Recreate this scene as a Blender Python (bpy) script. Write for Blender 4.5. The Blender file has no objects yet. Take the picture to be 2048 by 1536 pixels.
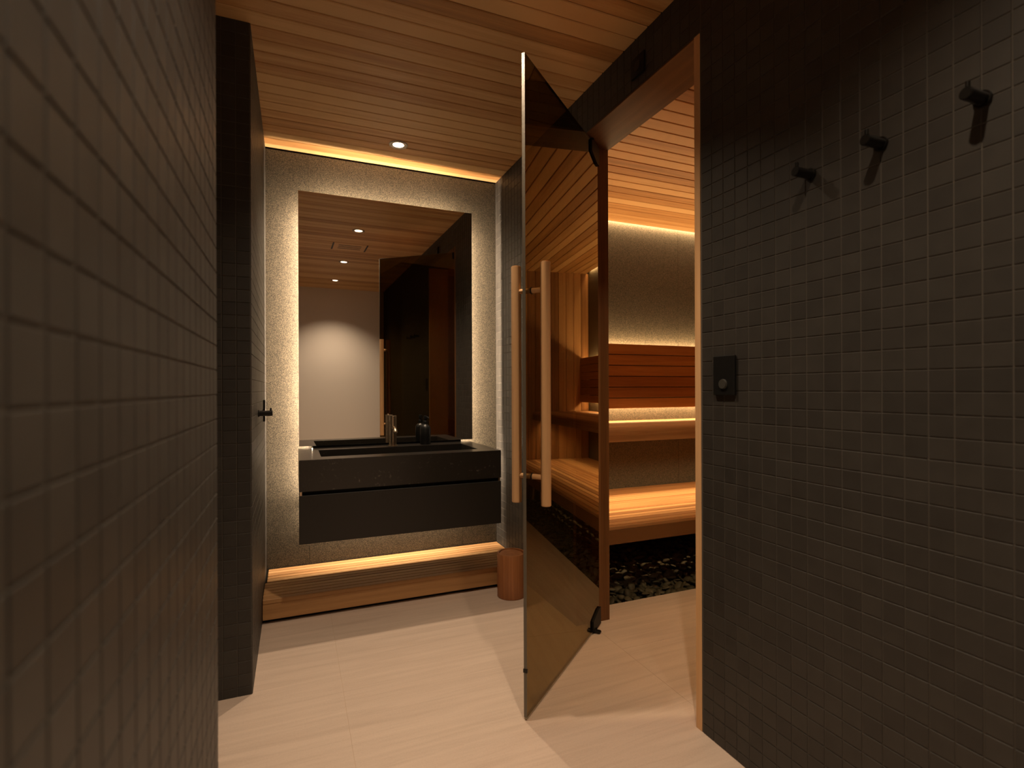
import bpy, bmesh, math, random
from mathutils import Vector, Matrix
import numpy as np
random.seed(7)
R = math.radians
SC = bpy.context.scene
COL = SC.collection

# ------------------------------------------------------------------ camera
YAW, ROLL, FPX, CX, CY, CAMZ = R(22.5), R(.205), 1046.0, 1021.7, 777.2, 1.1956
cam = bpy.data.cameras.new('camera'); cam_o = bpy.data.objects.new('camera', cam); COL.objects.link(cam_o)
right = Vector((math.cos(YAW), -math.sin(YAW), 0)); fwd = Vector((math.sin(YAW), math.cos(YAW), 0)); upv = Vector((0, 0, 1))
rx = right*math.cos(ROLL) - upv*math.sin(ROLL); uy = right*math.sin(ROLL) + upv*math.cos(ROLL)
m = Matrix((rx, uy, -fwd)).transposed().to_4x4(); m.translation = Vector((0, 0, CAMZ))
cam_o.matrix_world = m
cam.sensor_width = 36; cam.sensor_fit = 'HORIZONTAL'; cam.lens = FPX/2048*36
cam.shift_x = (1024-CX)/2048; cam.shift_y = (CY-768)/2048
cam.clip_start = .02
cam.dof.use_dof = True; cam.dof.focus_distance = 2.6; cam.dof.aperture_fstop = 2.8
SC.camera = cam_o

# ------------------------------------------------------------------ world, exposure
w = bpy.data.worlds.new('world'); SC.world = w; w.use_nodes = True
w.node_tree.nodes['Background'].inputs[0].default_value = (.9, .75, .6, 1)
w.node_tree.nodes['Background'].inputs[1].default_value = 0.0
SC.view_settings.view_transform = 'Standard'; SC.view_settings.look = 'None'
SC.view_settings.gamma = 1; SC.view_settings.use_curve_mapping = False
SC.view_settings.exposure = 0.0
SC.cycles.use_denoising = True
SC.cycles.max_bounces = 14; SC.cycles.diffuse_bounces = 6; SC.cycles.glossy_bounces = 8
SC.cycles.transparent_max_bounces = 12
SC.cycles.sample_clamp_indirect = 6
SC.cycles.caustics_reflective = True

WARM = (1.0, .76, .52)       # ceiling downlights
LED = (1.0, .75, .51)        # LED strips behind the mirror
AMBER = (1.0, .64, .30)      # LED strips in the sauna
P_DOWN, P_LED, P_SAUNA = 80.0, 1.9, 1.1

def area(name, loc, size, direction, power, color, spread=180):
    l = bpy.data.lights.new(name, 'AREA'); l.shape = 'RECTANGLE'; l.size, l.size_y = size
    l.energy = power; l.color = color; l.spread = R(spread)
    o = bpy.data.objects.new(name, l); COL.objects.link(o)
    o.location = loc; o.rotation_euler = Vector(direction).to_track_quat('-Z', 'Y').to_euler()
    return o
def strip_light(name, a, b, direction, wid, power_per_m, color, spread=180):
    """an LED strip from a to b, wid wide, shining along direction"""
    a, b, d = Vector(a), Vector(b), Vector(direction).normalized()
    x = (b-a).normalized(); z = -d; y = z.cross(x)
    l = bpy.data.lights.new(name, 'AREA'); l.shape = 'RECTANGLE'; l.size = (b-a).length; l.size_y = wid
    l.energy = power_per_m*(b-a).length; l.color = color; l.spread = R(spread)
    o = bpy.data.objects.new(name, l); COL.objects.link(o)
    mm = Matrix((x, y, z)).transposed().to_4x4(); mm.translation = (a+b)/2; o.matrix_world = mm
    return o

# ------------------------------------------------------------------ dimensions (metres)
H = 2.635; XR = 1.307; XL = -.155; XLN = -.147; YB = 3.428; YREAR = -1.21
YN = 1.224; YP = 2.287                     # the gap in the left wall
DJ0, DJ1 = 1.428, 2.332; DZ = 2.424        # door frame outside faces; clear opening inside
JT = .028; HT = .006; XF = 1.489                      # jamb thickness and frame back
HS = 2.474; XS1 = 4.44; YS0 = .95          # sauna ceiling, end wall, near wall
T = .05                                    # mosaic pitch
YM = 3.34                                  # mirror face
# mirror backlight: strips sit just behind the mirror, set in from its edges
for nm, a, b, d in (('l', (.10, YM+.016, .95), (.10, YM+.016, 2.29), (-1, 0, 0)),
                    ('r', (1.028, YM+.016, .95), (1.028, YM+.016, 2.29), (1, 0, 0)),
                    ('t', (.11, YM+.016, 2.303), (1.018, YM+.016, 2.303), (0, 0, 1))):
    strip_light('led_mirror_'+nm, a, b, d, .010, (5.2 if nm == 't' else 8.0)*P_LED, LED)
strip_light('led_cabinet', (.06, YM+.020, .494), (1.05, YM+.020, .494), (0, 0, -1), .016, 4.8*P_LED, LED)
strip_light('led_cabinet_l', (.10, YM+.016, .56), (.10, YM+.016, .9), (-1, 0, 0), .016, 7.5*P_LED, LED)
strip_light('led_cabinet_r', (1.028, YM+.016, .56), (1.028, YM+.016, .9), (1, 0, 0), .016, 7.5*P_LED, LED)
# sauna
strip_light('led_backrest_up', (1.56, YB-.035, 1.50), (4.40, YB-.035, 1.50), (0, 0.1, 1), .02, 8*P_SAUNA, AMBER)
strip_light('led_backrest_down', (1.56, YB-.035, 1.08), (4.40, YB-.035, 1.08), (0, -.15, -1), .02, 8*P_SAUNA, AMBER)
strip_light('led_under_bench', (1.56, 2.86, .86), (4.40, 2.86, .86), (0, .25, -1), .02, 4.6*P_SAUNA, AMBER, 110)
area('added_sauna_lamp_light', (2.0, 1.30, 2.455), (.08, .08), (.0, .38, -1), 3.6*P_SAUNA, (1.0, .70, .36), 80)  # added lamp, out of view, brightens the floor before the pebbles
strip_light('led_ceiling_slot', (1.56, YB-.022, 2.50), (4.40, YB-.022, 2.50), (0, .35, -1), .012, 4.5*P_SAUNA, AMBER)

# ------------------------------------------------------------------ materials
def mat(name):
    m = bpy.data.materials.new(name); m.use_nodes = True
    nt = m.node_tree; b = nt.nodes['Principled BSDF']
    return m, nt, b
def N(nt, typ, **kw):
    n = nt.nodes.new(typ)
    for k, v in kw.items():
        if k.startswith('i_'): n.inputs[k[2:].replace('_', ' ')].default_value = v
        else: setattr(n, k, v)
    return n
def L(nt, a, b): nt.links.new(a, b)
def ramp(nt, fac, stops):
    r = nt.nodes.new('ShaderNodeValToRGB'); e = r.color_ramp.elements
    while len(e) < len(stops): e.new(.5)
    for el, (p, c) in zip(e, stops): el.position = p; el.color = (*c, 1)
    L(nt, fac, r.inputs[0]); return r.outputs[0]
def piece_random(nt):
    oi = N(nt, 'ShaderNodeObjectInfo'); g = N(nt, 'ShaderNodeNewGeometry')
    a = N(nt, 'ShaderNodeMath', operation='ADD'); L(nt, oi.outputs['Random'], a.inputs[0]); L(nt, g.outputs['Random Per Island'], a.inputs[1])
    f = N(nt, 'ShaderNodeMath', operation='FRACT'); L(nt, a.outputs[0], f.inputs[0])
    return f.outputs[0], g
def plain(name, col, rough=.5, metal=0, spec=.5, bump=0, bscale=80):
    m, nt, b = mat(name)
    b.inputs['Base Color'].default_value = (*col, 1); b.inputs['Roughness'].default_value = rough
    b.inputs['Metallic'].default_value = metal; b.inputs['Specular IOR Level'].default_value = spec
    if bump:
        g = N(nt, 'ShaderNodeNewGeometry'); n = N(nt, 'ShaderNodeTexNoise', i_Scale=bscale, i_Detail=4.0); L(nt, g.outputs['Position'], n.inputs['Vector'])
        bp = N(nt, 'ShaderNodeBump', i_Strength=bump, i_Distance=.002); L(nt, n.outputs[0], bp.inputs['Height']); L(nt, bp.outputs[0], b.inputs['Normal'])
    return m
def wood(name, axis, dark, mid, light, rough=.5, vary=.35, knots=False):
    """cedar: long grain along axis, every piece its own tone"""
    m, nt, b = mat(name)
    rnd, g = piece_random(nt)
    sc = [26, 26, 26]; sc['XYZ'.index(axis)] = .9
    mp = N(nt, 'ShaderNodeMapping'); mp.inputs['Scale'].default_value = sc
    L(nt, g.outputs['Position'], mp.inputs[0])
    off = N(nt, 'ShaderNodeMath', operation='MULTIPLY'); off.inputs[1].default_value = 37.0 ; L(nt, rnd, off.inputs[0])
    cmb = N(nt, 'ShaderNodeCombineXYZ'); [L(nt, off.outputs[0], cmb.inputs[i]) for i in range(3)]
    ad = N(nt, 'ShaderNodeVectorMath', operation='ADD'); L(nt, mp.outputs[0], ad.inputs[0]); L(nt, cmb.outputs[0], ad.inputs[1])
    n1 = N(nt, 'ShaderNodeTexNoise', i_Scale=1.0, i_Detail=5.0, i_Roughness=.6, i_Distortion=.4); L(nt, ad.outputs[0], n1.inputs['Vector'])
    n2 = N(nt, 'ShaderNodeTexNoise', i_Scale=7.0, i_Detail=3.0, i_Roughness=.7); L(nt, ad.outputs[0], n2.inputs['Vector'])
    mx = N(nt, 'ShaderNodeMath', operation='MULTIPLY_ADD'); L(nt, n2.outputs[0], mx.inputs[0]); mx.inputs[1].default_value = .22; n1m = N(nt, 'ShaderNodeMath', operation='MULTIPLY_ADD'); L(nt, n1.outputs[0], n1m.inputs[0]); n1m.inputs[1].default_value = .6; n1m.inputs[2].default_value = .26; L(nt, n1m.outputs[0], mx.inputs[2])
    s = N(nt, 'ShaderNodeMath', operation='MULTIPLY_ADD'); L(nt, rnd, s.inputs[0]); s.inputs[1].default_value = vary; L(nt, mx.outputs[0], s.inputs[2])
    c = ramp(nt, s.outputs[0], ((.45, dark), (.78, mid), (1.1-.1, light)))
    L(nt, c, b.inputs['Base Color'])
    b.inputs['Roughness'].default_value = rough; b.inputs['Specular IOR Level'].default_value = .35
    bp = N(nt, 'ShaderNodeBump', i_Strength=.25, i_Distance=.001); L(nt, n2.outputs[0], bp.inputs['Height']); L(nt, bp.outputs[0], b.inputs['Normal'])
    return m
def tile_mat(name, c0, c1, rough=.5):
    m, nt, b = mat(name); rnd, g = piece_random(nt)
    c = ramp(nt, rnd, ((0, c0), (1, c1)))
    n = N(nt, 'ShaderNodeTexNoise', i_Scale=22.0, i_Detail=3.0); L(nt, g.outputs['Position'], n.inputs['Vector'])
    mx = N(nt, 'ShaderNodeMix', data_type='RGBA', blend_type='MULTIPLY'); mx.inputs[0].default_value = .35
    L(nt, c, mx.inputs[6]); L(nt, n.outputs[0], mx.inputs[7]); L(nt, mx.outputs[2], b.inputs['Base Color'])
    b.inputs['Roughness'].default_value = rough; b.inputs['Specular IOR Level'].default_value = .4
    bp = N(nt, 'ShaderNodeBump', i_Strength=.08, i_Distance=.002); L(nt, n.outputs[0], bp.inputs['Height']); L(nt, bp.outputs[0], b.inputs['Normal'])
    return m
CD, CM, CLT = (.17, .075, .027), (.39, .19, .075), (.60, .34, .15)
M = {}
M['cedar_x'] = wood('cedar_x', 'X', CD, CM, CLT)
M['cedar_z'] = wood('cedar_z', 'Z', CD, CM, CLT)
M['cedar_y'] = wood('cedar_y', 'Y', CD, CM, CLT)
M['ceil'] = wood('cedar_ceiling', 'X', (.25, .115, .036), (.56, .285, .10), (.74, .45, .20), vary=.5)
M['cedar_shade_z'] = wood('shaded_cedar_z', 'Z', (.055, .020, .006), (.115, .046, .014), (.19, .085, .03))  # cedar darkened: shade on far jamb, head and bench fascia is in the colour
M['cedar_shade_x'] = wood('shaded_cedar_x', 'X', (.055, .020, .006), (.115, .046, .014), (.19, .085, .03))
M['cedar_shade_y'] = wood('shaded_cedar_y', 'Y', (.055, .020, .006), (.115, .046, .014), (.19, .085, .03))
M['bar'] = wood('pale_wood_z', 'Z', (.62, .35, .16), (.76, .46, .23), (.86, .56, .31), vary=.1, rough=.4)
M['step'] = wood('cedar_step', 'X', (.36, .18, .07), (.53, .29, .12), (.68, .42, .20), vary=.25)
M['bin'] = wood('cedar_bin', 'Z', (.20, .07, .025), (.42, .17, .065), (.58, .26, .11), vary=.1, rough=.35)
M['tile'] = tile_mat('charcoal_mosaic', (.041, .0375, .034), (.054, .0495, .044))
M['grout'] = plain('grout', (.105, .094, .082), .95, spec=.2)
M['joint'] = plain('floor_joint', (.64, .50, .40), .9)
M['white'] = plain('warm_white_plaster', (.88, .81, .75), .85, bump=.1, bscale=60)
M['black'] = plain('matte_black', (.008, .008, .008), .5, spec=.2)
M['blackmetal'] = plain('black_metal', (.012, .011, .01), .32, metal=.4)
M['gap'] = plain('dark_backing', (.010, .008, .006), .95)
M['brass'] = plain('brushed_bronze', (.72, .58, .42), .30, metal=1)
M['chrome'] = plain('chrome_ring', (.30, .27, .24), .35, metal=1)
M['mirror'] = plain('mirror_silver', (.92, .90, .86), .0, metal=1)
M['cabinet'] = plain('cabinet_black', (.016, .014, .012), .5)
M['edge'] = plain('frosted_glass_edge', (.15, .13, .10), .35, bump=.6, bscale=300)
M['seal'] = plain('seal_strip', (.30, .25, .17), .3)
M['bottle'] = plain('bottle_black', (.014, .015, .015), .38)
# lens of a lamp
def emit(name, col, s):
    m, nt, b = mat(name); b.inputs['Emission Color'].default_value = (*col, 1); b.inputs['Emission Strength'].default_value = s
    b.inputs['Base Color'].default_value = (.8, .8, .8, 1); return m
M['lens'] = emit('lamp_lens', (1, .93, .82), 9.0)
M['led'] = emit('led_tape', LED, 3.0)
# granite: leathered, speckled
m, nt, b = mat('leathered_granite'); g = N(nt, 'ShaderNodeNewGeometry')
v = N(nt, 'ShaderNodeTexVoronoi', i_Scale=420.0); L(nt, g.outputs['Position'], v.inputs['Vector'])
n = N(nt, 'ShaderNodeTexNoise', i_Scale=240.0, i_Detail=6.0, i_Roughness=.75); L(nt, g.outputs['Position'], n.inputs['Vector'])
vb = N(nt, 'ShaderNodeRGBToBW'); L(nt, v.outputs['Color'], vb.inputs[0])
mm_ = N(nt, 'ShaderNodeMath', operation='MULTIPLY_ADD'); L(nt, vb.outputs[0], mm_.inputs[0]); mm_.inputs[1].default_value = .55
hh = N(nt, 'ShaderNodeMath', operation='MULTIPLY'); hh.inputs[1].default_value = .6; L(nt, n.outputs[0], hh.inputs[0]); L(nt, hh.outputs[0], mm_.inputs[2])
c = ramp(nt, mm_.outputs[0], ((.33, (.009, .0075, .005)), (.54, (.034, .0285, .019)), (.78, (.135, .113, .078))))
L(nt, c, b.inputs['Base Color']); b.inputs['Roughness'].default_value = .55
bp = N(nt, 'ShaderNodeBump', i_Strength=.5, i_Distance=.0015); L(nt, mm_.outputs[0], bp.inputs['Height']); L(nt, bp.outputs[0], b.inputs['Normal'])
M['granite'] = m
# floor porcelain with faint bedding streaks
m, nt, b = mat('sand_porcelain'); rnd, g = piece_random(nt)
mp = N(nt, 'ShaderNodeMapping'); mp.inputs['Scale'].default_value = (1.6, 26, 1); L(nt, g.outputs['Position'], mp.inputs[0])
n1 = N(nt, 'ShaderNodeTexNoise', i_Scale=1.0, i_Detail=6.0, i_Roughness=.62, i_Distortion=.8); L(nt, mp.outputs[0], n1.inputs['Vector'])
n2 = N(nt, 'ShaderNodeTexNoise', i_Scale=170.0, i_Detail=4.0, i_Roughness=.8); L(nt, g.outputs['Position'], n2.inputs['Vector'])
ma = N(nt, 'ShaderNodeMath', operation='MULTIPLY_ADD'); L(nt, n2.outputs[0], ma.inputs[0]); ma.inputs[1].default_value = .45
mb_ = N(nt, 'ShaderNodeMath', operation='MULTIPLY'); mb_.inputs[1].default_value = .75; L(nt, n1.outputs[0], mb_.inputs[0]); L(nt, mb_.outputs[0], ma.inputs[2])
c = ramp(nt, ma.outputs[0], ((.35, (.53, .41, .335)), (.6, (.63, .50, .415)), (.85, (.71, .57, .475))))
L(nt, c, b.inputs['Base Color']); b.inputs['Roughness'].default_value = .55; b.inputs['Specular IOR Level'].default_value = .3
bp = N(nt, 'ShaderNodeBump', i_Strength=.12, i_Distance=.001); L(nt, ma.outputs[0], bp.inputs['Height']); L(nt, bp.outputs[0], b.inputs['Normal'])
M['floor'] = m
# dark quartz counter with pale veins
m, nt, b = mat('black_quartz'); g = N(nt, 'ShaderNodeNewGeometry')
n1 = N(nt, 'ShaderNodeTexNoise', i_Scale=9.0, i_Detail=8.0, i_Roughness=.7, i_Distortion=1.5); L(nt, g.outputs['Position'], n1.inputs['Vector'])
n3 = N(nt, 'ShaderNodeTexNoise', i_Scale=70.0, i_Detail=4.0); L(nt, g.outputs['Position'], n3.inputs['Vector'])
mu = N(nt, 'ShaderNodeMath', operation='MULTIPLY'); L(nt, n1.outputs[0], mu.inputs[0]); L(nt, n3.outputs[0], mu.inputs[1])
c = ramp(nt, mu.outputs[0], ((.30, (.022, .019, .016)), (.36, (.034, .029, .025)), (.44, (.11, .10, .085))))
L(nt, c, b.inputs['Base Color']); b.inputs['Roughness'].default_value = .28
M['quartz'] = m
# river pebbles
m, nt, b = mat('river_pebble'); rnd, g = piece_random(nt)
c = ramp(nt, rnd, ((0, (.055, .047, .028)), (.6, (.11, .094, .056)), (1, (.16, .135, .085))))
n = N(nt, 'ShaderNodeTexNoise', i_Scale=45.0, i_Detail=5.0); L(nt, g.outputs['Position'], n.inputs['Vector'])
mx = N(nt, 'ShaderNodeMix', data_type='RGBA', blend_type='MULTIPLY'); mx.inputs[0].default_value = .7; L(nt, c, mx.inputs[6]); L(nt, n.outputs[0], mx.inputs[7])
L(nt, mx.outputs[2], b.inputs['Base Color']); b.inputs['Roughness'].default_value = .62; b.inputs['Specular IOR Level'].default_value = .3
M['pebble'] = m
# bronze reflective door glass
m = bpy.data.materials.new('bronze_glass'); m.use_nodes = True; nt = m.node_tree; nt.nodes.clear()
out = N(nt, 'ShaderNodeOutputMaterial'); tr = N(nt, 'ShaderNodeBsdfTransparent'); tr.inputs[0].default_value = (.36, .29, .16, 1)
gl = N(nt, 'ShaderNodeBsdfAnisotropic'); gl.inputs['Color'].default_value = (.95, .84, .62, 1); gl.inputs['Roughness'].default_value = 0.0
fr = N(nt, 'ShaderNodeFresnel', i_IOR=2.1); mxs = N(nt, 'ShaderNodeMixShader')
gg = N(nt, 'ShaderNodeNewGeometry'); inv = N(nt, 'ShaderNodeMath', operation='SUBTRACT'); inv.inputs[0].default_value = 1; L(nt, gg.outputs['Backfacing'], inv.inputs[1]); fm = N(nt, 'ShaderNodeMath', operation='MULTIPLY'); L(nt, fr.outputs[0], fm.inputs[0]); L(nt, inv.outputs[0], fm.inputs[1])
L(nt, fm.outputs[0], mxs.inputs[0]); L(nt, tr.outputs[0], mxs.inputs[1]); L(nt, gl.outputs[0], mxs.inputs[2]); L(nt, mxs.outputs[0], out.inputs[0])
M['glass'] = m

# ------------------------------------------------------------------ mesh helpers
def box_bm(bm, lo, hi, bevel=0, seg=1):
    lo, hi = Vector(lo), Vector(hi)
    r = bmesh.ops.create_cube(bm, size=1, matrix=Matrix.Translation((lo+hi)/2) @ Matrix.Diagonal((*(hi-lo), 1)))
    if bevel:
        ed = list({e for v in r['verts'] for e in v.link_edges})
        bmesh.ops.bevel(bm, geom=ed, offset=bevel, segments=seg, affect='EDGES', profile=.5)
def mesh(name, bm, m, smooth=False):
    me = bpy.data.meshes.new(name)
    bmesh.ops.recalc_face_normals(bm, faces=bm.faces[:])
    bm.to_mesh(me); bm.free(); me.materials.append(M[m] if isinstance(m, str) else m)
    if smooth:
        me.polygons.foreach_set('use_smooth', [True]*len(me.polygons))
        if smooth is not True:
            me.set_sharp_from_angle(angle=R(smooth))
    return me
def ob(name, me, parent=None, loc=None, rot=None):
    o = bpy.data.objects.new(name, me); COL.objects.link(o)
    if parent is not None: o.parent = parent
    if loc is not None: o.location = loc
    if rot is not None: o.rotation_euler = rot
    return o
def box(name, lo, hi, m, parent=None, bevel=0, seg=1, org=None):
    """box given in world coordinates; its parent sits at org"""
    bm = bmesh.new(); box_bm(bm, lo, hi, bevel, seg)
    o = ob(name, mesh(name, bm, m), parent)
    if parent is not None and parent.type == 'EMPTY': 
        o.location = -parent.location if org is None else -Vector(org)
    elif org is not None: o.location = -Vector(org)
    return o
def empty(name, loc=(0, 0, 0), rot=(0, 0, 0)):
    o = bpy.data.objects.new(name, None); o.empty_display_size = .05; COL.objects.link(o); o.location = loc; o.rotation_euler = rot; return o
def tag(o, label, cat, group=None, kind=None):
    if label: o['label'] = label
    if cat: o['category'] = cat
    if group: o['group'] = group
    if kind: o['kind'] = kind
    return o
def struct(o, label=None, cat=None):
    o['kind'] = 'structure'
    if label: o['label'] = label
    if cat: o['category'] = cat
    return o
def cyl_bm(bm, p0, p1, r0, r1=None, seg=24, caps=True):
    p0, p1 = Vector(p0), Vector(p1); r1 = r0 if r1 is None else r1
    d = p1-p0; q = d.to_track_quat('Z', 'Y').to_matrix().to_4x4(); q.translation = (p0+p1)/2
    bmesh.ops.create_cone(bm, cap_ends=caps, segments=seg, radius1=r0, radius2=r1, depth=d.length, matrix=q)
def lathe_bm(bm, prof, seg=32, center=(0, 0, 0)):
    cx, cy, cz = center; rings = []
    for r, z in prof:
        if r < 1e-5: rings.append([bm.verts.new((cx, cy, cz+z))])
        else: rings.append([bm.verts.new((cx+r*math.cos(2*math.pi*i/seg), cy+r*math.sin(2*math.pi*i/seg), cz+z)) for i in range(seg)])
    for a, b_ in zip(rings, rings[1:]):
        for i in range(seg):
            j = (i+1) % seg
            if len(a) == 1 and len(b_) == 1: continue
            if len(a) == 1: bm.faces.new((a[0], b_[i], b_[j]))
            elif len(b_) == 1: bm.faces.new((a[i], a[j], b_[0]))
            else: bm.faces.new((a[i], a[j], b_[j], b_[i]))
def tube_bm(bm, pts, r, seg=16):
    pts = [Vector(p) for p in pts]; rings = []
    for i, p in enumerate(pts):
        t = (pts[min(i+1, len(pts)-1)]-pts[max(i-1, 0)]).normalized()
        a = t.cross(Vector((.3, .1, 1)) if abs(t.z) < .95 else Vector((1, 0, 0))).normalized(); b_ = t.cross(a)
        rings.append([bm.verts.new(p + (a*math.cos(2*math.pi*k/seg)+b_*math.sin(2*math.pi*k/seg))*r) for k in range(seg)])
    for a, b_ in zip(rings, rings[1:]):
        for k in range(seg): bm.faces.new((a[k], a[(k+1) % seg], b_[(k+1) % seg], b_[k]))
    bm.faces.new(rings[0]); bm.faces.new(rings[-1][::-1])
def pix(p):
    """where a world point falls in the picture, used only to pick the 300 pieces that show largest"""
    v = Vector(p)-Vector((0, 0, CAMZ)); d = v.dot(fwd)
    if d < .05: return None
    return (CX+FPX*v.dot(right)/d, CY-FPX*v.z/d, d)

# ------------------------------------------------------------------ mosaic
def tile_template(axis, sign, g=.0028, th=.0018, bev=.0009):
    """one mosaic tile, centred, its face looking along sign*axis"""
    h = T/2-g/2; bm = bmesh.new()
    lo = [-h, -h, -h]; hi = [h, h, h]; i = 'XYZ'.index(axis); lo[i], hi[i] = 0, th
    if sign < 0: lo[i], hi[i] = -th, 0
    lo_, hi_ = Vector(lo), Vector(hi)
    # chamfered slab: base square, shoulder square, face square
    a, b_ = [k for k in range(3) if k != i]
    vs = []
    for dd, k in ((0, 0), (th-bev, 0), (th, bev)):
        for sa, sb in ((-1, -1), (1, -1), (1, 1), (-1, 1)):
            v = [0, 0, 0]; v[i] = sign*dd; v[a] = sa*(h-k); v[b_] = sb*(h-k); vs.append(v)
    f = [(8, 9, 10, 11)]
    for r_ in (0, 4):
        for k in range(4): f.append((r_+k, r_+(k+1) % 4, r_+4+(k+1) % 4, r_+4+k))
    bm.free()
    return np.array(vs, float), f
def mosaic(parent, axis, plane, sign, u0, u1, z0, z1, nearest=300, skip=None, clip=True, parts=True):
    """tiles over a wall; u runs along the other horizontal axis; columns start at u0, rows hang from z1"""
    vs, fs = tile_template(axis, sign)
    ia = 'XYZ'.index(axis); iu = 1-ia
    cells = []
    nu = int(math.ceil((u1-u0)/T-1e-6)); nz = int(math.ceil((z1-z0)/T-1e-6))
    for i in range(nu):
        for j in range(nz):
            a, b_ = u0+i*T, min(u0+(i+1)*T, u1); c_, d = max(z1-(j+1)*T, z0), z1-j*T
            if b_-a < .008 or d-c_ < .008: continue
            cc = [0, 0, 0]; cc[ia] = plane; cc[iu] = (a+b_)/2; cc[2] = (c_+d)/2
            if skip and skip(cc): continue
            cells.append((cc, (b_-a)/T, (d-c_)/T))
    def size(cell):
        cc = cell[0]; p = pix(cc)
        if p is None or not (-30 < p[0] < 2078 and -30 < p[1] < 1566): return 0
        e = list(cc); e[iu] += T/2; q = pix(e)
        if q is None: return 0
        return abs(q[0]-p[0])*FPX*T/p[2]
    order = sorted(cells, key=lambda c: -size(c))
    n = 0
    me = None
    rest = []
    if parts:
        me = bpy.data.meshes.new('tile'); me.from_pydata([tuple(v) for v in vs], [], fs); me.materials.append(M['tile'])
    for cell in order:
        if parts and n < nearest and size(cell) > 10:
            o = ob('tile', me, parent, loc=cell[0])
            sc_ = [1, 1, 1]; sc_[iu] = cell[1]; sc_[2] = cell[2]; o.scale = sc_
            r_ = [0, 0, 0]; r_[2] = R(random.gauss(0, .09)); r_[iu if iu == 0 else 1] = R(random.gauss(0, .09)); o.rotation_euler = r_
            n += 1
        else: rest.append(cell)
    if rest:
        V = []; F = []
        rng = np.random.RandomState(5)
        for k, (cc, su, sz) in enumerate(rest):
            q = vs.copy(); q[:, iu] *= su; q[:, 2] *= sz
            q[:, ia] += q[:, iu]*rng.normal(0, .003) + q[:, 2]*rng.normal(0, .003)
            V.append(q+np.array(cc)); F += [tuple(i+12*k for i in f) for f in fs]
        V = np.concatenate(V)
        me2 = bpy.data.meshes.new('tile_field'); me2.from_pydata([tuple(v) for v in V], [], F); me2.materials.append(M['tile'])
        o = ob('tile_field', me2, parent); o['kind'] = 'stuff'

# ================================================================== THE ROOM
# ---- floor: screed plus large porcelain tiles
bm = bmesh.new()
box_bm(bm, (-1.4, -1.35, -.12), (1.5, 3.55, -.0010)); box_bm(bm, (1.5, .9, -.12), (4.55, 2.462, -.0010)); box_bm(bm, (1.5, 2.462, -.12), (4.55, 3.55, -.075))
fl = struct(ob('floor', mesh('floor', bm, 'joint')), 'sand coloured porcelain floor with long faint streaks', 'floor')
xs = [-1.035-.0, .175, 1.384, 2.594, 3.804, 4.44]; ysr = [-1.58+.6*k for k in range(9)]
xs[0] = -1.035
for i in range(-1, 5):
    x0, x1 = (-1.4, -1.035) if i < 0 else (xs[i], xs[i+1])
    for k in range(8):
        y0, y1 = ysr[k], ysr[k]+.6
        if x0 < 1.3:
            if k > 2: continue
            y0, y1 = (-1.84, .56, 2.96)[k], (.56, 2.96, 3.6)[k]
        y0, y1 = max(y0, -1.21), min(y1, YB)
        if x0 > 1.3: y0, y1 = max(y0, YS0), min(y1, 2.462)
        if y1-y0 < .05: continue
        if x1 < 0 and not (y1 > YN and y0 < YP): continue
        box('floor_tile', (x0+.0008, y0+.0008, -.0012), (x1-.0008, y1-.0008, 0), 'floor', fl, .0004)

# ---- left wall (near), partition beyond the gap
wl = struct(box('wall_left', (-1.38, YREAR, 0), (XLN-.0013, YN, H), 'grout'), 'near left wall of small charcoal mosaic tiles seen at a grazing angle', 'wall')
def skip_left(c): return c[1] < -.4
mosaic(wl, 'X', XLN-.0013, 1, YN-T*49, YN, 0, H, skip=skip_left)
wp = struct(box('wall_partition', (-1.38, YP+.0013, 0), (XL-.0013, YB+.1, H), 'grout'), 'dark mosaic partition standing beyond the gap in the left wall', 'wall')
mosaic(wp, 'Y', YP+.0013, -1, XL-.002-T*12+.0, XL-.002, 0, H)
wpf = ob('tile_side', None, wp) if False else None
def mosaic_stuff_side(parent):
    mosaic(parent, 'X', XL-.0013, 1, YP, YB, 0, H, parts=False)
mosaic_stuff_side(wp)
wf = struct(box('wall_far_left', (-1.45, YN-.05, 0), (-1.38, YP+.05, H), 'grout'))
# ---- rear wall, seen in the mirror
struct(box('wall_rear', (-1.45, YREAR-.1, 0), (XF, YREAR, H), 'white'), 'plain warm white wall behind the viewer, seen in the mirror', 'wall')
# ---- right wall with the doorway
bm = bmesh.new()
box_bm(bm, (XR+.0013, YREAR, 0), (XF, DJ0, H)); box_bm(bm, (XR+.0013, DJ1, 0), (XF, YB, H)); box_bm(bm, (XR+.0013, DJ0, DZ+HT), (XF, DJ1, H))
wr = struct(ob('wall_right', mesh('wall_right', bm, 'grout')), 'right wall of small dark mosaic tiles around the sauna doorway', 'wall')
def skip_right(c):
    return c[1] < .15 or (DJ0 < c[1] < DJ1 and c[2] < DZ+HT+.005)
mosaic(wr, 'X', XR+.0013, -1, 1.422-T*33, DJ0-.001, 0, H, skip=lambda c: c[1] < .15)
mosaic(wr, 'X', XR+.0013, -1, DJ1+.002, YB, 0, H, parts=False)
mosaic(wr, 'X', XR+.0013, -1, DJ0-.001, DJ1+.002, DZ+HT+.002, H, parts=False)
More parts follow.
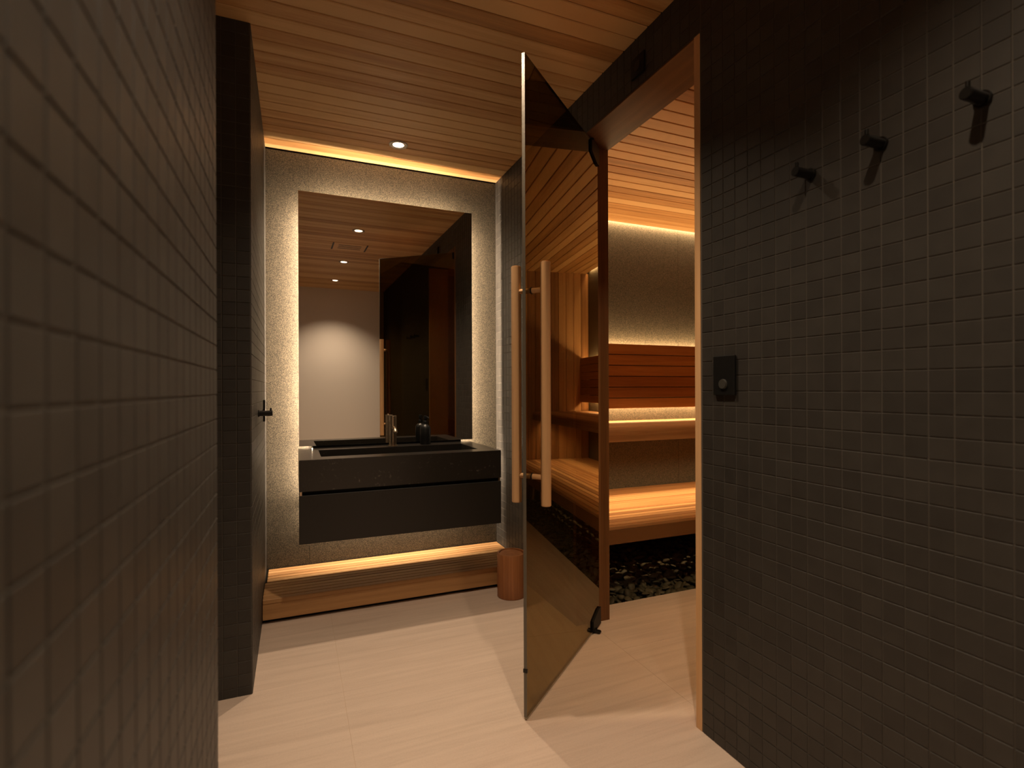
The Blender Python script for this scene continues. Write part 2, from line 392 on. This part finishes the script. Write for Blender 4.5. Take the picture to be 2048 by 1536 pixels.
# ---- back wall of leathered granite, running on into the sauna
wb = struct(box('wall_back', (-.3, YB+.008, -.1), (4.6, YB+.12, 2.75), 'gap'), 'back wall of speckled leathered granite slabs', 'wall')
for x0, x1, z1, z0 in ((XL, .083, H-.006, 0), (.083, 1.06, H-.006, 0), (1.06, XR, H-.006, 0), (XF, 1.95, 2.60, -.07), (1.95, 2.903, 2.60, -.07), (2.903, 3.85, 2.60, -.07), (3.85, XS1, 2.60, -.07)):
    box('granite_slab', (x0+.0007, YB, z0), (x1-.0007, YB+.012, z1), 'granite', wb, .0006)
# ---- main ceiling of cedar planks
ce = struct(box('ceiling', (-1.45, YREAR-.1, H+.012), (XF, YB+.1, H+.09), 'gap'), 'ceiling of narrow red-brown cedar planks', 'ceiling')
PIT = .0829
def plank_mesh(name, L_, wid, th, gap, m, axis='X', ch=.003):
    """plank with eased lower edges; runs along axis from 0 to L_, lower face at z=0"""
    w0 = wid/2-gap/2; prof = [(-w0, th), (-w0, ch), (-w0+ch, 0), (w0-ch, 0), (w0, ch), (w0, th)]
    bm = bmesh.new(); A = [bm.verts.new((0, y, z)) for y, z in prof]; B = [bm.verts.new((L_, y, z)) for y, z in prof]
    for i in range(6): bm.faces.new((A[i], A[(i+1) % 6], B[(i+1) % 6], B[i]))
    bm.faces.new(A); bm.faces.new(B)
    return mesh(name, bm, m)
pm = plank_mesh('plank', XR+1.38, PIT, .012, .0045, 'ceil')
y = 2.047+PIT/2+PIT*16
while y > YREAR-.02:
    if y+PIT/2 <= YB-.002: ob('plank', pm, ce, loc=(-1.38, y, H))
    y -= PIT
yl = 2.047+PIT*16
if YB-yl > .012:
    ob('plank', plank_mesh('plank', XR+1.38, YB-.006-yl, .012, .0035, 'ceil'), ce, loc=(-1.38, (YB-.006+yl)/2, H))
# ---- sauna shell
PS = .0856
cs = struct(box('ceiling_sauna', (XF, YS0-.1, HS+.012), (XS1+.1, YB-.04, HS+.055), 'gap'), 'lower cedar plank ceiling inside the sauna', 'ceiling')
pm2 = plank_mesh('plank', XS1-XF, PS, .012, .005, 'ceil'); y = YB-.026-PS/2
while y > YS0:
    ob('plank', pm2, cs, loc=(XF, y, HS)); y -= PS
struct(box('trim_ceiling_slot', (XF, YB-.07, HS+.09), (XS1, YB+.0, HS+.11), 'gap'))
we = struct(box('wall_sauna_end', (XS1+.012, YS0, -.1), (XS1+.1, YB+.1, 2.6), 'gap'), 'far end wall of the sauna in upright cedar boards', 'wall')
bm = bmesh.new(); w0 = .0425
prof = [(0.012, -w0), (.003, -w0), (0, -w0+.003), (0, w0-.003), (.003, w0), (.012, w0)]
A = [bm.verts.new((x, y, 0)) for x, y in prof]; B = [bm.verts.new((x, y, HS+.07)) for x, y in prof]
for i in range(6): bm.faces.new((A[i], A[(i+1) % 6], B[(i+1) % 6], B[i]))
bm.faces.new(A); bm.faces.new(B); vme = mesh('board', bm, 'cedar_z')
y = YB-.044
while y > YS0: ob('board', vme, we, loc=(XS1, y, -.07)); y -= .088
struct(box('wall_sauna_near', (XF, YS0-.1, -.1), (XS1+.1, YS0, 2.6), 'cedar_x'))
# lining of the sauna side of the door wall
bm = bmesh.new(); box_bm(bm, (XF+.001, YS0, -.05), (XF+.012, DJ0+.02, 2.52)); box_bm(bm, (XF+.001, DJ1-.0, -.05), (XF+.012, YB, 2.52))
struct(ob('trim_lining', mesh('trim_lining', bm, 'cedar_z')))
# ---- doorway frame (cedar lining)
fr_ = struct(empty('trim_door_frame', (XR, DJ0, 0)), 'cedar frame lining the sauna doorway', 'door frame')
def part(name, lo, hi, m, parent, bevel=.001):
    return box(name, lo, hi, m, parent, bevel)
part('jamb', (XR-.001, DJ0, .0), (XF+.014, DJ0+JT, DZ+HT), 'bar', fr_)['label'] = 'near jamb with strong light put into its tone'  # downlight brightness on this jamb is put into a paler wood
part('jamb', (XR-.001, DJ1-JT, .0), (XF+.014, DJ1, DZ+HT), 'cedar_shade_z', fr_)
part('head', (XR-.001, DJ0+JT, DZ), (XF+.014, DJ1-JT, DZ+HT), 'cedar_shade_y', fr_)

# ================================================================== SAUNA DOOR
FA = Vector((.770, 1.717, 0)); FB = Vector((1.418, 2.269, 0)); AU = (FB-FA).normalized(); WL = (FB-FA).length
dang = math.atan2(AU.y, AU.x)
dr = struct(empty('door_1', FA, (0, 0, dang)), 'bronze tinted frameless glass sauna door standing half open', 'door')
GT = .012; GZ0, GZ1 = .012, 2.405
# local frame: x along the door from its free edge, -y towards the viewer
bm = bmesh.new(); box_bm(bm, (.0, 0, GZ0), (WL, GT, GZ1))
# cut for the pivot patches is covered by the brackets themselves
gme = mesh('glass_pane', bm, 'glass'); gp = ob('glass_pane', gme, dr); gp['label'] = 'bronze tinted glass'
bm = bmesh.new(); box_bm(bm, (-.0012, .0, GZ0), (0, GT, GZ1))
ob('polished_edge', mesh('polished_edge', bm, 'edge'), dr)
bm = bmesh.new(); box_bm(bm, (0, .001, GZ1), (WL, GT-.001, GZ1+.001)); ob('polished_edge', mesh('polished_edge', bm, 'edge'), dr)
bm = bmesh.new(); box_bm(bm, (0, .001, GZ0-.008), (WL-.05, GT-.001, GZ0)); ob('drip_seal', mesh('drip_seal', bm, 'seal'), dr)
def dbox(name, lo, hi, m, parent=dr, bev=.001):
    bm = bmesh.new(); box_bm(bm, lo, hi, bev); return ob(name, mesh(name, bm, m), parent)
def dcyl(name, p0, p1, r_, m, parent=dr, seg=28, bev=.0):
    bm = bmesh.new(); cyl_bm(bm, p0, p1, r_, seg=seg)
    if bev: bmesh.ops.bevel(bm, geom=[e for e in bm.edges if len(e.link_faces) == 2 and any(len(f.verts) > 6 for f in e.link_faces)], offset=bev, segments=2, affect='EDGES')
    return ob(name, mesh(name, bm, m, smooth=40), parent)
h1 = dcyl('handle_bar', (.052, -.055, .768), (.052, -.055, 1.657), .0185, 'bar', bev=.002); h1['label'] = 'round wooden bar on the inner face'
h2 = dcyl('handle_bar', (.052, GT+.052, .772), (.052, GT+.052, 1.652), .0185, 'bar', bev=.002); h2['label'] = 'round wooden bar on the outer face'
for z in (.872, 1.556):
    dcyl('dowel', (.052, -.055, z), (.052, 0, z), .0095, 'bar', h1); dcyl('dowel', (.052, GT, z), (.052, GT+.052, z), .0095, 'bar', h2)
    dcyl('washer', (.052, -.002, z), (.052, 0, z), .013, 'blackmetal', h1)
# pivot patches at foot and head, floor pivot and the little stop on the free edge
def patch(z0, z1, s):
    bm = bmesh.new()
    for y0, y1 in ((-.009, 0), (GT, GT+.009)):
        pr = [(WL-.115, z0), (WL+.002, z0), (WL+.002, z1), (WL-.03, z1), (WL-.115, z0+(z1-z0)*.62)]
        A = [bm.verts.new((x, y0, z)) for x, z in pr]; B = [bm.verts.new((x, y1, z)) for x, z in pr]
        for i in range(5): bm.faces.new((A[i], A[(i+1) % 5], B[(i+1) % 5], B[i]))
        bm.faces.new(A); bm.faces.new(B)
    return ob('pivot_patch', mesh('pivot_patch', bm, 'black'), dr)
patch(.012, .095, 1); patch(2.405, 2.315, -1)
dcyl('floor_pivot', (WL-.085, -.004, 0), (WL-.085, -.004, .02), .013, 'blackmetal')
dbox('pivot_plate', (WL-.098, -.034, .0), (WL-.070, .0, .013), 'blackmetal', bev=.004)
dcyl('head_pivot', (WL-.075, GT/2, 2.40), (WL-.075, GT/2, 2.424), .012, 'blackmetal')
dbox('edge_clip', (-.004, -.002, .172), (.004, GT+.002, .186), 'blackmetal')

# ================================================================== VANITY
CX0, CX1, CF, CZ = .020, 1.087, 2.775, .845
# counter slab with the trough basin cut into it
bx0, bx1, by0, by1, bz = .128, .985, 2.888, 3.205, .745
cn = tag(empty('vanity_counter', (CX0, CF, .69)), 'thick black stone counter with a long trough basin under the mirror', 'counter')
bm = bmesh.new()
def grid_slab(bm, z0, z1):
    X = [CX0, bx0, bx1, CX1]; Y = [CF, by0, by1, YM+.004]
    top = [[bm.verts.new((x, y, z1)) for y in Y] for x in X]; bot = [[bm.verts.new((x, y, z0)) for y in Y] for x in X]
    for i in range(3):
        for j in range(3):
            if i == 1 and j == 1: continue
            bm.faces.new((top[i][j], top[i+1][j], top[i+1][j+1], top[i][j+1])); bm.faces.new((bot[i][j], bot[i][j+1], bot[i+1][j+1], bot[i+1][j]))
    for i in range(3):
        bm.faces.new((top[i][0], bot[i][0], bot[i+1][0], top[i+1][0])); bm.faces.new((top[i][3], top[i+1][3], bot[i+1][3], bot[i][3]))
        bm.faces.new((top[0][i], top[0][i+1], bot[0][i+1], bot[0][i])); bm.faces.new((top[3][i], bot[3][i], bot[3][i+1], top[3][i+1]))
    for a, b_ in (((1, 1), (2, 1)), ((2, 1), (2, 2)), ((2, 2), (1, 2)), ((1, 2), (1, 1))):
        bm.faces.new((top[a[0]][a[1]], top[b_[0]][b_[1]], bot[b_[0]][b_[1]], bot[a[0]][a[1]]))
grid_slab(bm, .6895, CZ)
bmesh.ops.recalc_face_normals(bm, faces=bm.faces[:])
ee = [e for e in bm.edges if e.verts[0].co.z > CZ-.001 and e.verts[1].co.z > CZ-.001 and abs(e.calc_face_angle(0)) > 1]
bmesh.ops.bevel(bm, geom=ee, offset=.0016, segments=2, affect='EDGES')
o = ob('slab', mesh('slab', bm, 'quartz'), cn); o.location = -cn.location
bm = bmesh.new()
t = .008
B0 = [bm.verts.new(p) for p in ((bx0, by0, bz+.01), (bx1, by0, bz+.01), (bx1, by1, bz), (bx0, by1, bz))]
bm.faces.new(B0)
T0 = [bm.verts.new((x, y, .80)) for x, y in ((bx0, by0), (bx1, by0), (bx1, by1), (bx0, by1))]
for i in range(4): bm.faces.new((B0[i], B0[(i+1) % 4], T0[(i+1) % 4], T0[i]))
o = ob('basin', mesh('basin', bm, 'quartz'), cn); o.location = -cn.location
bm = bmesh.new(); cyl_bm(bm, (.70, 3.1, .748), (.70, 3.1, .7525), .028); o = ob('drain', mesh('drain', bm, 'blackmetal', 40), cn); o.location = -cn.location
cb = tag(empty('vanity_cabinet', (CX0, CF, .43)), 'matte black wall hung drawer cabinet below the stone counter', 'cabinet')
part('carcass', (CX0+.004, CF+.022, .434), (CX1-.004, YM-.002, .668), 'cabinet', cb)
part('drawer_front', (CX0, CF, .430), (CX1, CF+.0215, .670), 'cabinet', cb, .0012)
part('recess_rail', (CX0+.008, CF+.03, .668), (CX1-.008, YM-.002, .688), 'black', cb, 0)
for x0 in (CX0+.003, CX1-.015):  # blocks stand in for LED light leaking out at the gap ends
    o = part('light_leak_block', (x0, CF+.004, .669), (x0+.011, CF+.028, .689), 'brass', cb, .001); o['label'] = 'small block standing in for leaking light'
# mirror on its back frame
mr = tag(empty('wall_mirror', (.025, YM, .858)), 'tall backlit frameless mirror hung in front of the granite wall', 'mirror')
bm = bmesh.new(); box_bm(bm, (-.5395, -.002, .858), (.5395, .002, 2.372)); o = ob('mirror_glass', mesh('mirror_glass', bm, 'mirror'), mr); o.location = Vector((.5645, YM, 0))-mr.location; o.rotation_euler = (0, 0, .0085)
part('back_frame', (.103, YM+.0075, .86), (1.025, YB-.001, 2.300), 'black', mr, 0)
for lo, hi in (((.1015, YM+.010, .95), (.1028, YM+.022, 2.29)), ((1.0252, YM+.010, .95), (1.0265, YM+.022, 2.29)), ((.11, YM+.010, 2.3002), (1.018, YM+.022, 2.3015))):
    part('led_tape', lo, hi, 'led', mr, 0)
part('lower_frame', (.103, YM+.0075, .50), (1.025, YB-.001, .858), 'black', mr, 0)

# tap
FX, FY = .563, 3.275
tp = tag(empty('tap', (FX, FY, CZ)), 'short brushed bronze single lever tap behind the trough basin', 'tap')
def lp(name, bm, m, parent, sm=40): return ob(name, mesh(name, bm, m, sm), parent)
bm = bmesh.new(); cyl_bm(bm, (0, 0, 0), (0, 0, .004), .030, seg=32); lp('base_ring', bm, 'brass', tp)
bm = bmesh.new(); cyl_bm(bm, (0, 0, .004), (0, 0, .130), .0235, seg=32); lp('body', bm, 'brass', tp)
bm = bmesh.new(); cyl_bm(bm, (0, 0, .133), (0, 0, .185), .0235, seg=32); cyl_bm(bm, (0, 0, .129), (0, 0, .134), .021, seg=32); hd = lp('lever_cap', bm, 'brass', tp)
bm = bmesh.new(); tube_bm(bm, [(0, -.015, .178), (.004, -.045, .183), (.006, -.07, .187)], .004, 10); lp('lever', bm, 'brass', hd)
bm = bmesh.new()
pts = [(0, -.015, .112)] + [(.002, -.03-.058*math.sin(a), .112-.036*(1-math.cos(a))) for a in [R(k*9) for k in range(0, 9)]]
tube_bm(bm, pts, .0125, 16); sp = lp('spout', bm, 'brass', tp)
# soap bottle
sb = tag(empty('soap_bottle', (.768, 3.275, CZ)), 'black pump soap bottle standing beside the tap', 'bottle')
bm = bmesh.new(); lathe_bm(bm, [(0, 0), (.031, 0), (.033, .003), (.033, .098), (.031, .110), (.025, .119), (.015, .125), (.0125, .128), (.0125, .134), (0, .134)]); lp('bottle_body', bm, 'bottle', sb)
bm = bmesh.new(); lathe_bm(bm, [(0, .132), (.0145, .132), (.0145, .146), (.012, .149), (.006, .150), (.006, .160), (0, .160)], 24); pu = lp('pump_collar', bm, 'black', sb)
bm = bmesh.new(); lathe_bm(bm, [(0, .158), (.011, .158), (.0115, .176), (.010, .180), (0, .181)], 24); tube_bm(bm, [(0, 0, .172), (.012, -.022, .171), (.016, -.030, .164)], .0042, 10); lp('pump_head', bm, 'black', sb)

# ================================================================== STEP BENCH under the vanity
st = tag(empty('step_bench', (XL, 2.93, 0)), 'low slatted cedar step along the foot of the granite wall', 'bench')
ZT = .127
sl = lambda y0, y1, x0, nm='slat': part(nm, (x0, y0, ZT-.022), (XR-.004, y1, ZT), 'step', st, .0015)
ye = [3.421, 3.379, 3.336, 3.292, 3.248, 3.196]
for a, b_ in zip(ye[1:], ye[:-1]): sl(a+.003, b_-.0035, XL+.012)
ye = [3.188, 3.146, 3.103, 3.060, 3.016, 2.972]
for a, b_ in zip(ye[1:], ye[:-1]): sl(a+.003, b_-.0035, XL+.003)
part('nosing', (XL+.003, 2.93, ZT-.024), (XR-.004, 2.9695, ZT), 'step', st, .003)
part('fascia', (XL+.003, 2.9325, .022), (XR-.004, 2.955, ZT-.024), 'step', st, .001)
part('toe_board', (XL+.004, 2.966, 0), (XR-.005, 2.985, .10), 'gap', st, 0)
for x in (.2, .75, 1.2): part('bearer', (x, 2.985, .0), (x+.04, 3.42, ZT-.0225), 'gap', st, 0)
part('underlay', (XL+.004, 2.985, .0), (XR-.005, 3.424, .012), 'gap', st, 0)

# ---- wooden bin
bn = tag(empty('waste_bin', (1.158, 2.797, 0), (0, 0, R(20))), 'round cedar bin with a sunken swing lid beside the glass door', 'bin')
RB, HB = .082, .250
bm = bmesh.new(); lathe_bm(bm, [(0, 0), (RB-.003, 0), (RB, .003), (RB, HB-.003), (RB-.002, HB), (RB-.012, HB), (RB-.012, HB-.06), (0, HB-.06)], 40); lp('bin_body', bm, 'bin', bn)
for k in range(10):
    a = R(36*k+11); bm = bmesh.new(); box_bm(bm, (RB-.002, -.0012, .004), (RB+.0006, .0012, HB-.002)); o = lp('stave_seam', bm, 'bin', bn); o.rotation_euler[2] = a
bm = bmesh.new(); lathe_bm(bm, [(0, 0), (RB-.014, 0), (RB-.014, .008), (RB-.016, .010), (0, .010)], 40); o = lp('swing_lid', bm, 'bin', bn); o.location = (0, 0, HB-.018); o.rotation_euler = (R(5), 0, 0)

# ================================================================== SAUNA BENCHES
XB0, XB1 = XF+.02, XS1-.004
ub = tag(empty('upper_bench', (XB0, 2.76, .944)), 'upper sauna bench with a rounded nosing lit from behind', 'bench')
yy = YB-.003
uw = [.11, .105, .105, .105, .105, .105]
for w_ in uw[:5]:
    part('slat', (XB0, yy-w_+.004, .920), (XB1, yy, .944), 'cedar_x', ub, .002); yy -= w_
part('slat', (XB0, 2.80, .920), (XB1, yy, .944), 'cedar_x', ub, .002)
bm = bmesh.new(); 
pr = [(2.80, .944)] + [(2.80-.028*math.sin(R(a)), .916+.028*math.cos(R(a))) for a in range(0, 100, 15)] + [(2.772, .858), (2.80, .858)]
pr[0] = (2.7995, .944)
A = [bm.verts.new((XB0, y, z)) for y, z in pr]; B = [bm.verts.new((XB1, y, z)) for y, z in pr]; n_ = len(pr)
for i in range(n_): bm.faces.new((A[i], A[(i+1) % n_], B[(i+1) % n_], B[i]))
bm.faces.new(A); bm.faces.new(B)
o = ob('nosing', mesh('nosing', bm, 'cedar_x', 50), ub); o.location = -ub.location
for x in (1.52, 2.95, 4.36): part('bearer', (x, 2.80, .875), (x+.04, YB-.004, .919), 'cedar_y', ub, 0)
lb = tag(empty('lower_bench', (XB0, 2.485, 0)), 'lower sauna bench of narrow cedar slats above the pebbles', 'bench')
part('slat', (XB0, 3.215, .398), (XB1, YB-.003, .42), 'cedar_x', lb, .002)['label'] = 'broad rear board'
part('slat', (XB0, 3.155, .398), (XB1, 3.208, .42), 'cedar_x', lb, .002)
yy = 3.150
while yy > 2.53:
    y2 = yy-.63/13
    part('slat', (XB0, y2+.0065, .386), (XB1, yy, .42), 'cedar_x', lb, .002); yy = y2
part('nosing', (XB0, 2.4885, .398), (XB1, 2.52, .42), 'cedar_x', lb, .003)
part('fascia', (XB0, 2.4895, .318), (XB1, 2.512, .398), 'cedar_shade_x', lb, .001)
for x in (1.53, 2.5, 3.5, 4.35): part('bearer', (x, 2.513, .34), (x+.04, YB-.004, .3975), 'cedar_y', lb, 0)
br = tag(empty('backrest', (XB0, 3.325, 1.04)), 'six board cedar backrest glowing along its upper and lower edges', 'backrest')
z = 1.041
for k in range(6):
    part('board', (XB0, 3.325, z+.0022), (XB1, 3.349, z+.0822-.0045), 'cedar_x', br, .002); z += .0822
for x in (1.75, 3.6, 4.3): part('batten', (x, 3.349, 1.05), (x+.04, YB-.004, 1.52), 'cedar_z', br, 0)
part('led_channel', (XB0, 3.385, 1.09), (XB1, 3.40, 1.492), 'gap', br, 0)

# ---- pebble bed
pb = tag(empty('pebble_bed', (XF, 2.465, 0)), 'bed of flat dark river pebbles under the sauna benches', 'pebbles')
metas = []
for k in range(6):
    bm = bmesh.new(); bmesh.ops.create_icosphere(bm, subdivisions=2, radius=1)
    rs = random.Random(50+k)
    ph = [rs.uniform(0, 6) for _ in range(4)]
    for v in bm.verts:
        c0 = v.co.copy(); f = 1+.13*math.sin(2.1*c0.x+ph[0])+.11*math.sin(2.7*c0.y+ph[1])+.07*math.sin(3.5*c0.z+ph[2])
        v.co = Vector((c0.x*f, c0.y*f, c0.z*(.55+.1*math.sin(c0.x*2+ph[3]))))
    metas.append(mesh('pebble', bm, 'pebble', True))
ps = []
rp = random.Random(3)
for lay, (zz, n_) in enumerate(((-.045, 1300), (-.018, 1700))):
    x = XF+.05
    cols_ = .047
    ny = int(.93/.042); nx = int((XS1-.03-(XF+.03))/.052)
    for i in range(nx):
        for j in range(ny):
            px_ = XF+.05+i*.052+rp.uniform(-.02, .02)+(.026 if j % 2 else 0); py_ = 2.492+j*.042+rp.uniform(-.015, .015)
            if py_ > YB-.025 or px_ > XS1-.03: continue
            s = rp.uniform(.018, .028)
            ps.append(((px_, max(py_, 2.466+s*1.2), zz+rp.uniform(-.008, .012)), (rp.gauss(0, .38), rp.gauss(0, .38), rp.uniform(0, 6.28)), (s*rp.uniform(1.05, 1.6), s*rp.uniform(.85, 1.1), s*rp.uniform(.7, 1.0)), rp.randrange(6), lay))
def vis(p):
    q = pix(p[0])
    if q is None or p[4] == 0: return -1
    return 1/q[2] if 1212 < q[0] < 1396 and q[1] > 1070 else -1+.001/q[2]
ps.sort(key=lambda p: -vis(p))
Vs = []; Fs = []; base = 0
meshdat = [(np.array([v.co[:] for v in me.vertices]), [tuple(p.vertices) for p in me.polygons]) for me in metas]
for k, (lo, ro, sc_, mi, lay) in enumerate(ps):
    if k < 300:
        o = ob('pebble', metas[mi], pb, loc=Vector(lo)-pb.location, rot=ro); o.scale = sc_
    else:
        from mathutils import Euler
        mt = np.array(Euler(ro).to_matrix()); vv, ff = meshdat[mi]
        vv = (vv*np.array(sc_)) @ mt.T + np.array(lo) - np.array(pb.location)
        Vs.append(vv); Fs += [tuple(i+base for i in f) for f in ff]; base += len(vv)
me = bpy.data.meshes.new('pebble_fill'); me.from_pydata(np.concatenate(Vs).tolist(), [], Fs); me.materials.append(M['pebble'])
me.polygons.foreach_set('use_smooth', [True]*len(me.polygons)); o = ob('pebble_fill', me, pb); o['kind'] = 'stuff'

# ================================================================== CEILING FITTINGS
def downlight(x, y, label):
    d = tag(empty('downlight', (x, y, H)), label, 'light', 'downlights in the plank ceiling')
    bm = bmesh.new(); lathe_bm(bm, [(.033, .006), (.033, -.002), (.042, -.005), (.052, -.004), (.055, -.001), (.055, .001)], 40); lp('trim_ring', bm, 'chrome', d)
    bm = bmesh.new(); lathe_bm(bm, [(0, .0), (.0328, .0)], 40); lp('lens', bm, 'lens', d)
    l = bpy.data.lights.new('lamp', 'SPOT'); l.energy = P_DOWN; l.color = WARM; l.spot_size = R(112); l.spot_blend = 1.0; l.shadow_soft_size = .022
    lo = ob('lamp', l, d); lo.location = (0, 0, -.012)
    return d
downlight(.572, 3.10, 'small round recessed downlight glowing above the basin in front of the mirror')
downlight(.572, 1.755, 'recessed downlight nearest the mirror among the three reflected in it')
downlight(.572, .49, 'middle recessed downlight of the three reflected in the mirror')
downlight(.572, -.60, 'recessed downlight closest to the white wall, reflected in the mirror')
vt = tag(empty('ceiling_vent', (.56, 1.15, H)), 'slim rectangular slatted vent in the plank ceiling, reflected in the mirror', 'vent')
def vp(name, lo, hi, m): 
    bm = bmesh.new(); box_bm(bm, lo, hi); ob(name, mesh(name, bm, m), vt)
for x in (-.170, .155): vp('side_slot', (x, -.13, -.002), (x+.015, .13, .001), 'black')
for y in (-.06, 0, .06): vp('slot', (-.11, y-.009, -.002), (.11, y+.009, .001), 'black')
vp('cover', (-.155, -.13, -.0012), (.155, .13, .0008), 'ceil')

# ================================================================== WALL FITTINGS
def hook(name, loc, rotz, label, group):
    """round peg standing off the wall with a little pin at its tip; local -x points away from the wall"""
    h = tag(empty(name, loc, (0, 0, rotz)), label, 'hook', group)
    bm = bmesh.new(); cyl_bm(bm, (0, 0, 0), (-.006, 0, 0), .0165, seg=28); lp('back_plate', bm, 'blackmetal', h)
    bm = bmesh.new(); cyl_bm(bm, (-.004, 0, 0), (-.061, 0, 0), .0125, seg=28); bmesh.ops.bevel(bm, geom=[e for e in bm.edges if all(v.co.x < -.055 for v in e.verts)], offset=.0015, segments=2, affect='EDGES'); lp('peg', bm, 'blackmetal', h)
    bm = bmesh.new(); cyl_bm(bm, (-.053, 0, .009), (-.053, 0, .025), .0042, seg=16); lp('pin', bm, 'blackmetal', h)
    return h
GH = 'black peg hooks in a row on the right wall'
for yh, zh, lab in ((1.006, 1.777, 'black peg hook nearest the sauna doorway on the dark mosaic wall'), (.820, 1.780, 'middle black peg hook of the three on the dark mosaic wall'), (.619, 1.785, 'black peg hook farthest right and highest in view on the mosaic wall')):
    hook('wall_hook', (XR-.001, yh, zh), 0, lab, GH)
hook('wall_hook', (XL+.001, 2.68, 1.085), math.pi, 'lone black peg hook on the left mosaic wall beside the vanity', None)
tb = tag(empty('towel_bar', (XL+.001, 3.05, 1.085)), 'thin upright black bar on the left mosaic wall close to the granite', 'bar')
bm = bmesh.new(); cyl_bm(bm, (.007, 0, -.058), (.007, 0, .055), .0055, seg=16); lp('bar', bm, 'blackmetal', tb)
bm = bmesh.new(); cyl_bm(bm, (0, 0, 0), (.007, 0, 0), .0055, seg=16); lp('stand_off', bm, 'blackmetal', tb)
# control panel
cp = tag(empty('control_panel', (XR-.001, 1.313, 1.238)), 'black rectangular control panel with a round knob beside the doorway', 'panel')
def cpb(name, lo, hi, m, bev=.001):
    bm = bmesh.new(); box_bm(bm, lo, hi, bev); return ob(name, mesh(name, bm, m), cp)
cpb('face_plate', (-.011, -.046, -.067), (0, .046, .063), 'black', .002)
bm = bmesh.new(); cyl_bm(bm, (-.011, .0, -.030), (-.017, .0, -.030), .0165, .0150, seg=32); kn = lp('knob', bm, plain('knob_grey', (.05, .05, .045), .35), cp)
# sensor above the door
sn = tag(empty('wall_sensor', (XR-.001, 1.773, 2.512)), 'small black box on the dark header above the sauna doorway', 'sensor')
bm = bmesh.new(); box_bm(bm, (-.009, -.044, -.040), (0, .044, .040), .002, 2); lp('sensor_case', bm, 'black', sn)
bm = bmesh.new(); cyl_bm(bm, (-.009, 0, 0), (-.011, 0, 0), .02, seg=24); lp('sensor_lens', bm, 'blackmetal', sn)
# lamp added in the sauna ceiling, out of view, to light the floor
sl_ = tag(empty('added_sauna_lamp', (2.0, 1.30, HS)), 'unseen square amber lamp added in the sauna ceiling to light the floor', 'light')
bm = bmesh.new(); box_bm(bm, (-.05, -.05, -.006), (.05, .05, .002), .002); lp('lamp_frame', bm, 'blackmetal', sl_)
bm = bmesh.new(); box_bm(bm, (-.04, -.04, -.0075), (.04, .04, -.006)); lp('lens', bm, 'led', sl_)
